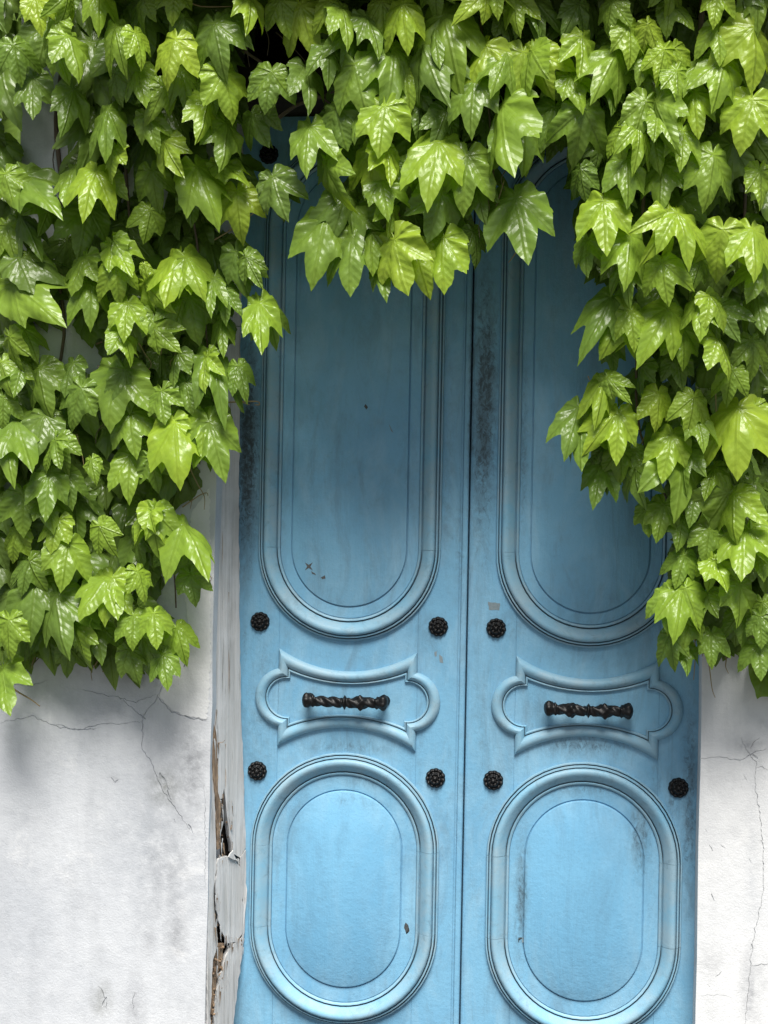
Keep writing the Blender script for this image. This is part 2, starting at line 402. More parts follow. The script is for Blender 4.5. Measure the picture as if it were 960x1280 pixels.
def handle(xc, zc, parent, bulges, hl):
    L = .262; nu, na = 150, 24; v, f = [], []
    def g(u, c, w_): return math.exp(-((u - c) / w_) ** 2)
    for i in range(nu + 1):
        u = i / nu
        for k in range(na):
            a = 2 * math.pi * k / na
            tw = .0026 * math.cos(3 * a - 46 * u) * (1 - g(u, .5, .03)) * (0 if u < .12 or u > .88 else 1)
            r = .0145 + tw + .0075 * g(u, .5, .012) - .002 * g(u, .47, .008) - .002 * g(u, .53, .008)
            for b in bulges: r += (.0062 + .0026 * math.cos(5 * a + 60 * u)) * g(u, b, .05)
            for b in (.055, .945): r += (.0085 + .0022 * math.cos(6 * a + 18 * u)) * g(u, b, .045)
            for b in (.13, .87): r += .0035 * g(u, b, .014) - .001 * g(u, .155 if b < .5 else .845, .01)
            e = min(u, 1 - u) / .035
            if e < 1: r *= math.sqrt(max(0, 1 - (1 - e) ** 2))
            v.append((xc + (u - .5) * L, -.045 - .006 * math.sin(math.pi * u) + r * math.cos(a), zc + hl + r * math.sin(a) - .003 * math.sin(math.pi * u)))
    for i in range(nu):
        for k in range(na):
            f.append((i * na + k, i * na + (k + 1) % na, (i + 1) * na + (k + 1) % na, (i + 1) * na + k))
    h = pydata('handle', v, f, IRON, parent, True)
    for s in (-1, 1):
        px = xc + s * .115; pts = [Vector((px, y, zc + hl)) for y in (-.042, -.03, -.012, -.006, 0)]
        tube('handle_post', pts, [.011, .009, .010, .0155, .017], IRON, h, 14)
    return h

def flake(name, pxs, Y, mat, parent, th=.0008, amp=.6, y0=0):
    pts = jag([Vector(p) for p in pxs], 3, amp)
    bm = bmesh.new()
    vs = [bm.verts.new(at(p.x, p.y, Y - th)) for p in pts]; bs = [bm.verts.new(at(p.x, p.y, Y + .0002)) for p in pts]
    bm.faces.new(vs); n = len(vs)
    for i in range(n): bm.faces.new((vs[i], bs[i], bs[(i + 1) % n], vs[(i + 1) % n]))
    return bmobj(name, bm, mat, parent)

doors = []
for side, xc in ((-1, -.36), (1, .36)):
    lab = ('left leaf of the weathered blue double door, the one carrying the centre strip' if side < 0 else
           'right leaf of the weathered blue double door, partly hidden by the ivy on its right')
    d = tag(empty('door_leaf', (xc, 0, 0)), lab, 'door', 'leaves of the blue double door'); doors.append(d)
    x0, x1 = (xc - .38, -.003) if side < 0 else (.0025, xc + .38)
    box('stile', (x0, 0, .02), (xc - .2126, .045, 2.85), PAINT, d, .0009); box('stile', (xc + .2126, 0, .02), (x1, .045, 2.85), PAINT, d, .0009)
    box('door_board', (xc - .2123, .0003, .02), (xc + .2123, .0447, 2.85), PAINT, d, .0009)
    if side < 0:
        for a, b, h in ((-.0265, -.0205, .005), (-.019, -.0045, .0085)):
            box('centre_strip', (a, -h, .02), (b, .0, 2.85), PAINT, d, .0018)
        box('rebate_strip', (-.02, .0465, .02), (.02, .06, 2.85), PAINT, d, .001)
    else:
        box('rebate_bead', (.0045, -.003, .02), (.0075, .0, 2.85), PAINT, d, .001)
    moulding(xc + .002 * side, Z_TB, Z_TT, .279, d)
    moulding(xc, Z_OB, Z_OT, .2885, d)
    plate('panel_border', xc + .002 * side, Z_TB, Z_TT, .279, .0682, [(0, 0), (0, 3), (1, 3.6)], PAINT, d, hole=.1008)
    plate('raised_panel', xc + .002 * side, Z_TB, Z_TT, .279, .1045, [(0, 0), (0, 5.6), (.8, 7.5), (2.2, 8.2)], PAINT, d)
    plate('panel_border', xc, Z_OB, Z_OT, .2885, .0682, [(0, 0), (0, 3), (1, 3.6)], PAINT, d, hole=.1112)
    plate('raised_panel', xc, Z_OB, Z_OT, .2885, .1145, [(0, 0), (0, 5.6), (1.2, 8), (4, 9.4)], PAINT, d)
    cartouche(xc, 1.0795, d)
    for x, z in ((-.273, 1.308), (.273, 1.308), (-.273, .852), (.273, .852)):
        if side > 0 and x > 0 and z > 1: continue
        rosette(xc + x, z, d)
    handle(xc + (.0 if side < 0 else .005), 1.0795, d, [.68] if side < 0 else [.31, .68], 0.)
rosette(-.36 - .273, 2.735, doors[0])
# small losses and marks in the paint
for pl, Y, mat, di in (
    ([(381, 703), (386, 706), (391, 703), (388, 708), (391, 713), (386, 710), (381, 713), (384, 708)], -.0082, LOSS, 0),
    ([(389, 714), (394, 717), (395, 719), (390, 717)], -.0082, LOSS, 0), ([(401, 722), (406, 719), (407, 723), (403, 724)], -.0082, LOSS, 0),
    ([(457, 505), (460, 509), (458, 512), (455, 508)], -.0082, LOSS, 0), ([(486, 530), (489, 536), (492, 541), (489, 539)], -.0082, FILL, 0),
    ([(507, 1153), (510, 1156), (512, 1164), (508, 1168), (505, 1160)], -.0030, LOSS, 0),
    ([(543, 815), (546, 814), (546, 820), (544, 821)], 0, FILL, 0), ([(549, 818), (553, 821), (554, 829), (550, 828)], 0, FILL, 0),
    ([(610, 752), (625, 754), (624, 763), (611, 762)], 0, FILL, 1), ([(648, 1172), (656, 1172), (656, 1178), (648, 1178)], -.0030, FILL, 1)):
    flake('paint_chip', pl, Y, mat, doors[di], .0006)
def px_tube(name, pts, Y, rpx, mat, parent, n=6, rnd=R):
    P = [at(p[0], p[1], p[2] if len(p) > 2 else Y) for p in pts]
    # Catmull-Rom smoothing
    out = []
    for i in range(len(P) - 1):
        a, b, c, d = P[max(i - 1, 0)], P[i], P[i + 1], P[min(i + 2, len(P) - 1)]
        for k in range(4):
            t = k / 4
            out.append(.5 * ((2 * b) + (c - a) * t + (2 * a - 5 * b + 4 * c - d) * t * t + (3 * b - a - 3 * c + d) * t ** 3))
    out.append(P[-1]); L = len(out)
    return tube(name, out, [rpx / 416 * (1 - .6 * i / L) for i in range(L)], mat, parent, n)

# ------------------------------------------------------------------ plaster walls with cut cracks
YL, YR = -.20, -.10
def wall(name, outline_px, Y, back, mat, cracks, label):
    bm = bmesh.new()
    P = [at(x, y, Y) for x, y in outline_px]
    fv = [bm.verts.new(p) for p in P]; bv = [bm.verts.new((p.x, back, p.z)) for p in P]
    bm.faces.new(fv); bm.faces.new(bv[::-1]); n = len(P)
    for i in range(n): bm.faces.new((fv[i], bv[i], bv[(i + 1) % n], fv[(i + 1) % n]))
    o = bmobj(name, bm, mat)
    cb = bmesh.new()
    for pts, w0 in cracks:
        q = jag([Vector(p) for p in pts], 3.6, 1.25, False)
        n = len(q); lf, rt = [], []
        for i, p in enumerate(q):
            t = (q[min(i + 1, n - 1)] - q[max(i - 1, 0)]); nr = Vector((-t.y, t.x)).normalized()
            e = min(1, min(i, n - 1 - i) / max(1, n * .25)); wd = max(.28, w0 * (.35 + .65 * e) * R.uniform(.5, 1.1)) / 2 * .75
            lf.append(p + nr * wd); rt.append(p - nr * wd)
        loop = lf + rt[::-1]
        a = [cb.verts.new(at(p.x, p.y, Y) + Vector((0, -.01, 0))) for p in loop]
        b = [cb.verts.new(at(p.x, p.y, Y) + Vector((0, .0035, 0))) for p in loop]
        m_ = len(loop)
        for i in range(m_): cb.faces.new((a[i], b[i], b[(i + 1) % m_], a[(i + 1) % m_]))
        for i in range(n - 1):
            j = m_ - 1 - i
            cb.faces.new((a[i], a[i + 1], a[j - 1], a[j])); cb.faces.new((b[j], b[j - 1], b[i + 1], b[i]))
    bmesh.ops.recalc_face_normals(cb, faces=cb.faces)
    cm = bpy.data.meshes.new('cut'); cb.to_mesh(cm); cb.free(); co = bpy.data.objects.new('cut', cm); COL.objects.link(co)
    md = o.modifiers.new('b', 'BOOLEAN'); md.operation = 'DIFFERENCE'; md.object = co; md.solver = 'EXACT'; md.use_self = True
    dg = bpy.context.evaluated_depsgraph_get(); me = bpy.data.meshes.new_from_object(o.evaluated_get(dg))
    o.modifiers.remove(md); old = o.data
    if len(me.polygons) > 10: o.data = me
    bpy.data.objects.remove(co)
    print('wall', name, len(old.polygons), len(o.data.polygons))
    tag(o, label, 'wall'); return o
edgeL = at(264, 900, YL).x; edgeR = at(875.5, 950, YR).x
def pxx(X, py, Y):        # pixel x of world X on plane Y at row py
    lo, hi = -900., 1900.
    for _ in range(50):
        mid = (lo + hi) / 2
        if at(mid, py, Y).x < X: lo = mid
        else: hi = mid
    return lo
# left wall: low garden wall to the far left, taller gate pillar by the door
Lout = [(-700, 1345), (pxx(edgeL, 1335, YL), 1335)]
for y in (1280, 1200, 1120, 1050, 1000, 960, 920, 880, 820, 700, 600, 500, 400): Lout.append((pxx(edgeL, y, YL) + R.uniform(-1.2, 1.2), y))
Lout += [(pxx(edgeL, -60, YL), -60), (28, -70), (24, 335), (-700, 340)]
Lcr = [([(0, 903), (40, 895), (75, 910), (100, 912), (130, 905), (175, 903)], 1.3), ([(70, 905), (90, 912), (120, 911)], 1.6), ([(100, 862), (140, 870), (170, 878), (195, 868)], 1.2),
       ([(150, 872), (178, 895)], .9), ([(203, 858), (197, 872), (178, 895), (178, 935), (190, 955), (202, 985), (222, 1015), (240, 1040)], 1.6), ([(197, 872), (215, 890), (232, 896), (258, 901)], 2.0),
       ([(12, 855), (40, 857), (60, 850)], 1.0), ([(230, 845), (250, 841), (262, 846)], .8), ([(208, 988), (214, 1000)], 2.5), ([(42, 1143), (44, 1145)], 2.2), ([(138, 971), (143, 977), (148, 974)], 1.8),
       ([(255, 980), (257, 1040), (256, 1110)], .8), ([(130, 1131), (132, 1133)], 1.6), ([(217, 1024), (219, 1028)], 2.2), ([(123, 1232), (130, 1240), (134, 1262)], 1.8), ([(168, 1240), (166, 1262)], 1.2)]
Lcr += [([(199, 966), (205, 976), (211, 988)], 7), ([(232, 862), (240, 866)], 4), ([(236, 1030), (241, 1042)], 4), ([(176, 892), (182, 899)], 4), ([(132, 1246), (128, 1258)], 5)]
WL = wall('plaster_wall', Lout, YL, .16, PL_LEFT, Lcr, 'cracked grey white plaster wall left of the door, ivy above')
Rout = [(pxx(edgeR, y, YR) + R.uniform(-.8, .8), y) for y in (-60, 300, 600, 800, 850, 900, 960, 1010, 1060, 1120, 1200, 1260)] + [(pxx(edgeR, 1332, YR), 1332), (1700, 1345), (1700, -60)]
Rcr = [([(940, 944), (947, 948)], 6), ([(952, 1050), (955, 1062)], 4), ([(940, 1180), (937, 1192)], 4), ([(926, 922), (936, 942), (945, 952), (944, 985), (950, 1020), (954, 1065), (955, 1110), (949, 1140), (943, 1165), (938, 1200), (935, 1240), (931, 1290)], 1.7), ([(876, 948), (900, 947), (925, 950), (945, 940), (958, 936)], 1.5),
       ([(936, 1208), (948, 1206), (975, 1203)], 1.6), ([(938, 935), (944, 925), (950, 922)], 1.3), ([(876, 1244), (900, 1244), (915, 1248)], .8), ([(881, 1036), (884, 1040)], 2.), ([(886, 1056), (891, 1064)], 1.8),
       ([(900, 1056), (907, 1060)], 1.4), ([(937, 1072), (939, 1078)], 1.8), ([(889, 1117), (893, 1126)], 2.4), ([(894, 1221), (902, 1214)], 1.6), ([(884, 1230), (888, 1234)], 1.4), ([(945, 960), (952, 958), (960, 962)], 1.), ([(930, 968), (934, 976)], 1.)]
WR = wall('plaster_wall', Rout, YR, .16, PL_RIGHT, Rcr, 'bright white plaster wall right of the door with one long upright crack')
flake('plaster_skim', [(203, 858), (199, 871), (215, 888), (232, 894), (258, 899), (261, 880), (263, 820), (263, 700), (262, 610), (240, 640), (228, 720), (236, 790), (215, 830)], YL, PL_RIGHT, WL, .0016, 1.2)

# ------------------------------------------------------------------ rotten wooden jamb in the left reveal
jb = tag(empty('door_jamb', at(283, 1320, -.1)), 'grey weathered wooden door jamb, rotted and split near the bottom', 'door jamb')
def J(px, py, out=0.):
    t = (px - 262) / 42; Y = -.185 + max(-.05, min(1.05, t)) * .175
    return at(px, py, Y) + Vector((.55, -.83, 0)) * out
def jslab(name, pxs, mat, th=.014, out=0., step=9, amp=.8, tilt=0, bev=.0025):
    pts = jag([Vector(p) for p in pxs], step, amp); bm = bmesh.new()
    cy = sum(p.y for p in pts) / len(pts)
    vs = [bm.verts.new(J(p.x, p.y, out + tilt * (cy - p.y) / 100)) for p in pts]
    bs = [bm.verts.new(J(p.x, p.y, out + tilt * (cy - p.y) / 100 - th)) for p in pts]
    bm.faces.new(vs); n = len(vs); bm.faces.new(bs[::-1])
    for i in range(n): bm.faces.new((vs[i], bs[i], bs[(i + 1) % n], vs[(i + 1) % n]))
    return bmobj(name, bm, mat, jb)
jslab('jamb_hole_shade', [(264, 1000), (306, 1000), (306, 1190), (300, 1325), (262, 1325)], TIMBER, .03, -.055, 20, 1)  # near-black backing, paints the shade inside the rot holes
jslab('jamb_board', [(266, -60), (308, -60), (302, 300), (299, 560), (299, 760), (301, 880), (304, 960), (307, 1060), (300, 1072), (290, 1066), (287, 1045), (283, 1010), (280, 985), (278, 998), (272, 1000), (272, 960), (270, 930), (267, 905), (265, 880), (266, 700), (266, 400)], WOOD, .03)
jslab('jamb_batten', [(264, 893), (269, 912), (271, 940), (272, 990), (276, 1005), (274, 1060), (271, 1062), (269, 1000), (265, 960)], ROT, .012, .004, 6, .7)
jslab('jamb_batten', [(263, 905), (267, 950), (270, 1060), (271, 1085), (267, 1110), (268, 1140), (272, 1180), (266, 1200), (263, 1260), (262, 1325), (258, 1325), (260, 1150)], WOOD, .02, .001, 8, .6)
jslab('loose_panel', [(272, 1074), (282, 1070), (293, 1074), (301, 1085), (303.5, 1130), (303, 1166), (297, 1177), (284, 1179), (276, 1162), (270, 1138), (269, 1105)], WOOD, .012, .0035, 5, 1.0, .002)
jslab('jamb_board', [(300, 1072), (307, 1062), (308, 1120), (306, 1155), (303, 1190), (296, 1240), (288, 1325), (264, 1325), (268, 1262), (274, 1222), (282, 1196), (290, 1181), (302, 1172), (303, 1120)], WOOD, .024, .002, 8, .9)
jslab('rotten_core', [(268, 1182), (282, 1180), (278, 1200), (271, 1230), (266, 1268), (262, 1270), (264, 1220)], ROT, .012, -.006, 5, 1.2)
jslab('splinter', [(284, 1070), (290, 1062), (291, 1068), (296, 1075), (289, 1073)], WOOD, .006, .012, 4, .8)
jslab('splinter', [(286, 1004), (291, 1022), (294, 1050), (291, 1064), (289, 1040), (285, 1018)], ROT, .010, -.004, 5, .8)
for y0, y1, x in ((930, 990, 282), (740, 880, 286), (600, 720, 278), (1100, 1160, 289), (1200, 1290, 283), (420, 560, 288)):
    px_tube('grain_split', [(x, y0), (x - 1.2, (y0 * 2 + y1) / 3), (x + .4, (y0 + y1 * 2) / 3), (x - .6, y1)], -.185 + (x - 262) / 42 * .175 - .0002, .55, ROT, jb, 5)
px_tube('grain_split', [(272, 928), (278, 928), (281, 925)], -.135, .5, ROT, jb, 5)

cb = bmesh.new(); rr = random.Random(8)
for (x0, y0, x1, y1, k) in ((266, 1182, 280, 1240, 46), (263, 1230, 272, 1300, 36), (270, 1000, 278, 1064, 30), (272, 1140, 280, 1180, 14), (284, 1010, 291, 1062, 16)):
    for i in range(k):
        c = J(rr.uniform(x0, x1), rr.uniform(y0, y1), rr.uniform(-.012, .0)); s = rr.uniform(.0015, .0045)
        mt = Matrix.Translation(c) @ Matrix.Rotation(rr.uniform(0, 6), 4, Vector((rr.random(), rr.random(), rr.random() + .1)).normalized()) @ Matrix.Diagonal((s, s * rr.uniform(.5, 1), s * rr.uniform(1, 3.2), 1))
        bmesh.ops.create_icosphere(cb, subdivisions=1, radius=1, matrix=mt)
sv = bmesh.new()
for (x0, y0, x1, y1, k, ln_) in ((274, 1000, 279, 1064, 14, 22), (286, 1008, 292, 1064, 12, 22), (270, 1072, 300, 1080, 16, 14), (268, 1100, 276, 1178, 14, 26), (278, 1172, 304, 1190, 20, 18), (268, 1196, 284, 1262, 14, 30), (265, 900, 273, 990, 12, 34), (296, 1080, 306, 1180, 8, 26)):
    for i in range(k):
        x, y = rr.uniform(x0, x1), rr.uniform(y0, y1); l = rr.uniform(.4, 1) * ln_; w_ = rr.uniform(.35, 1.1); o_ = rr.uniform(.0, .006); sl_ = rr.uniform(-.12, .12)
        p = [J(x - w_, y - l * .5, o_), J(x + w_, y - l * .45, o_), J(x + sl_ * l, y + l * .5, o_ + rr.uniform(-.003, .006)), J(x, y - l * .48, o_ - .003)]
        q = [sv.verts.new(c) for c in p]
        for f_ in ((0, 1, 2), (0, 2, 3), (1, 3, 2), (0, 3, 1)): sv.faces.new([q[k_] for k_ in f_])
me_ = bmobj('splinters', sv, WOOD, jb); me_['kind'] = 'stuff'; me_.data.materials.append(ROT)
for p_ in me_.data.polygons: p_.material_index = 1 if (p_.index // 4) % 3 == 0 else 0
bmobj('rotten_crumbs', cb, ROT, jb)['kind'] = 'stuff'

# ------------------------------------------------------------------ timber over the door
ln = tag(empty('lintel', (0, .05, 2.86)), 'dark timber lintel over the blue door, deep in the shade of the ivy', 'lintel')
box('beam', (-.9, -.20, 2.858), (.9, .14, 2.96), TIMBER, ln, .008)  # front brought forward to throw more shade on the door top
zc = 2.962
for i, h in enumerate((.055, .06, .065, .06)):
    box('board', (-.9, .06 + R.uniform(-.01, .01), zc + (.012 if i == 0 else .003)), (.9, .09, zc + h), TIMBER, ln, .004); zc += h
cn = tag(empty('shade_canopy', (0, -.2, 3.14)), 'dark timber cover added above the door to shade it, smothered in ivy', 'shade_canopy')  # added roof, mostly out of frame, to shade the upper door
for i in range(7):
    x = -.84 + i * .28; box('shade_canopy_rafter', (x - .03, -.6, 3.09), (x + .03, .1, 3.16), TIMBER, cn, .006)
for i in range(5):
    box('shade_canopy_roof_board', (-1.0, -.60 + i * .15, 3.162), (1.0, -.60 + i * .15 + .146, 3.182), TIMBER, cn, .004)
box('shade_canopy_front_board', (-1., -.622, 3.05), (1., -.602, 3.19), TIMBER, cn, .004)

# ------------------------------------------------------------------ ivy
def leaf_shape(r, na=72, nr=7, lobed=True):
    """one Boston ivy blade: verts, faces, along/across attributes. base of the blade at the origin, tip along +y, upper side +z"""
    la = [r.uniform(34, 48), r.uniform(34, 48)]; lr = [r.uniform(.68, .90), r.uniform(.68, .90)]
    sn = [r.uniform(.50, .60), r.uniform(.50, .60)]
    if not lobed: lr = [.60, .62]; sn = [.62, .64]; la = [52, 52]
    keys = []
    for s in (0, 1):
        A, Lr, Sn = la[s], lr[s], sn[s]
        keys.append([(0, 1.), (5, .90), (11, .79), (20, .64 if lobed else .70), (A * .60, Sn), (A - 9, Lr * .84), (A - 3, Lr * .95), (A, Lr), (A + 4, Lr * .93), (A + 13, Lr * .82), (A + 28, .53), (A + 45, .46),
                     (122, .38), (142, .34), (158, .28), (170, .18), (180, .07)])
    def rd(a):
        k = keys[0 if a >= 0 else 1]; d = abs(a)
        for i in range(len(k) - 1):
            if d <= k[i + 1][0]:
                t = (d - k[i][0]) / (k[i + 1][0] - k[i][0]); t = t * t * (3 - 2 * t) if i > 2 else t
                return k[i][1] * (1 - t) + k[i + 1][1] * t
        return k[-1][1]
    veins = [0, la[0], -la[1], 112, -112]
    angs = sorted(set([round(-180 + 360 * k / na, 3) for k in range(na)] + veins + [la[0] - 3, la[0] + 4, -la[1] + 3, -la[1] - 4, 4, -4]))
    fold = r.uniform(.18, .42); droop = r.uniform(.15, .55); side = r.uniform(-.12, .12); cup = r.uniform(.25, .75); ph = r.uniform(0, 6)
    wav = r.uniform(.02, .05); curl = r.uniform(0, .2); vf = r.choice((0, .1, .2, .35, .5)); tw = r.uniform(-.3, .3)
    v, al, ac = [(0, 0, 0)], [0.], [0.]; N = len(angs)
    for j in range(1, nr + 1):
        t = (j / nr) ** .9
        for q, a in enumerate(angs):
            rr = rd(a)
            if a not in veins: rr *= 1 + (.015 * ((q % 3) - 1) if j == nr else 0)
            rr *= t
            nv = min(veins, key=lambda z: min(abs(a - z), 360 - abs(a - z))); da = min(abs(a - nv), 360 - abs(a - nv))
            x, y = rr * math.sin(rad(a)), rr * math.cos(rad(a))
            ca, cb = rr * math.cos(rad(da)), rr * math.sin(rad(da))
            z = fold * cb * (1 - 1.1 * cb) * (1.2 if abs(nv) < 100 else .7)          # blade swells between the sunken veins
            z += -droop * max(0, y) ** 2 - cup * x * x - .25 * max(0, -y) ** 2 + side * x
            z += wav * math.sin(9 * a * math.pi / 180 + ph) * t * t + .022 * math.sin(13 * x + ph) * math.sin(11 * y) + .004 * math.sin(44 * ca - 36 * cb) * min(1, cb * 6)
            z -= vf * (abs(x) - .0) * .8 - tw * x * y
            z -= curl * max(0, rr - .62) ** 1.5
            v.append((x, y, z)); al.append(ca); ac.append(cb)
    f = [(0, 1 + (k + 1) % N, 1 + k) for k in range(N)]
    for j in range(nr - 1):
        for k in range(N):
            f.append((1 + j * N + k, 1 + j * N + (k + 1) % N, 1 + (j + 1) * N + (k + 1) % N, 1 + (j + 1) * N + k))
    f = [q[::-1] for q in f]
    return v, f, al, ac
def leaf_mesh(v, f, al, ac, tn=None):
    me = bpy.data.meshes.new('leaf'); me.from_pydata(v, [], f)
    for nm, arr in (('along', al), ('across', ac), ('tone', tn)):
        if arr is None: continue
        me.attributes.new(nm, 'FLOAT', 'POINT').data.foreach_set('value', arr)
    me.materials.append(LEAF)
    me.polygons.foreach_set('use_smooth', [True] * len(me.polygons)); me.update(); return me
def with_petiole(sh, r):
    v, f, al, ac = [list(q) for q in sh]
    n0 = len(v); a = r.uniform(-.2, .2)
    for i in range(6):
        t = i / 5; p = Vector((a * t * t, -.12 * t - .5 * t * t * .6, -.02 - .55 * t ** 1.5)); w_ = .013 - .002 * t
        for k in range(4):
            an = k * math.pi / 2; v.append((p.x + w_ * math.cos(an), p.y + w_ * math.sin(an) * .6, p.z + w_ * math.sin(an))); al.append(.0); ac.append(0.)
    for i in range(5):
        for k in range(4): f.append((n0 + i * 4 + k, n0 + i * 4 + (k + 1) % 4, n0 + i * 4 + 4 + (k + 1) % 4, n0 + i * 4 + 4 + k))
    return v, f, al, ac
LR = random.Random(5)
LEAVES = [leaf_mesh(*with_petiole(leaf_shape(LR, lobed=(k not in (7, 15))), LR)) for k in range(18)]
ROUND = [LEAVES[7], LEAVES[15]]; LOBED = [l for l in LEAVES if l not in ROUND]
LOW = [leaf_shape(LR, 24, 3) for k in range(8)]

def ivy_y(px, py):
    top = -.44
    if px < 330: wall_y, a, b = -.27, 60, 260
    elif px < 700: wall_y, a, b = -.40, 100, 400
    else: wall_y, a, b = -.25, 280, 620
    t = max(0, min(1, (py - a) / (b - a)))
    y = top * (1 - t) + wall_y * t
    if 300 < px < 360: y = min(y, -.30)
    return y
def frame_for(B, T, r, roll, up=.95):
    d = (T - B); L = d.length; d.normalize()
    n = Vector((r.gauss(.04, .28), -1, up + r.gauss(0, .32))); n = (n - d * n.dot(d)).normalized()
    n = Matrix.Rotation(roll, 3, d) @ n
    s = d.cross(n).normalized()
    return s, d, n, L
def mat4(B, s, d, n, sx, sy, sz):
    return Matrix(((s.x * sx, d.x * sy, n.x * sz, B.x), (s.y * sx, d.y * sy, n.y * sz, B.y), (s.z * sx, d.z * sy, n.z * sz, B.z), (0, 0, 0, 1)))

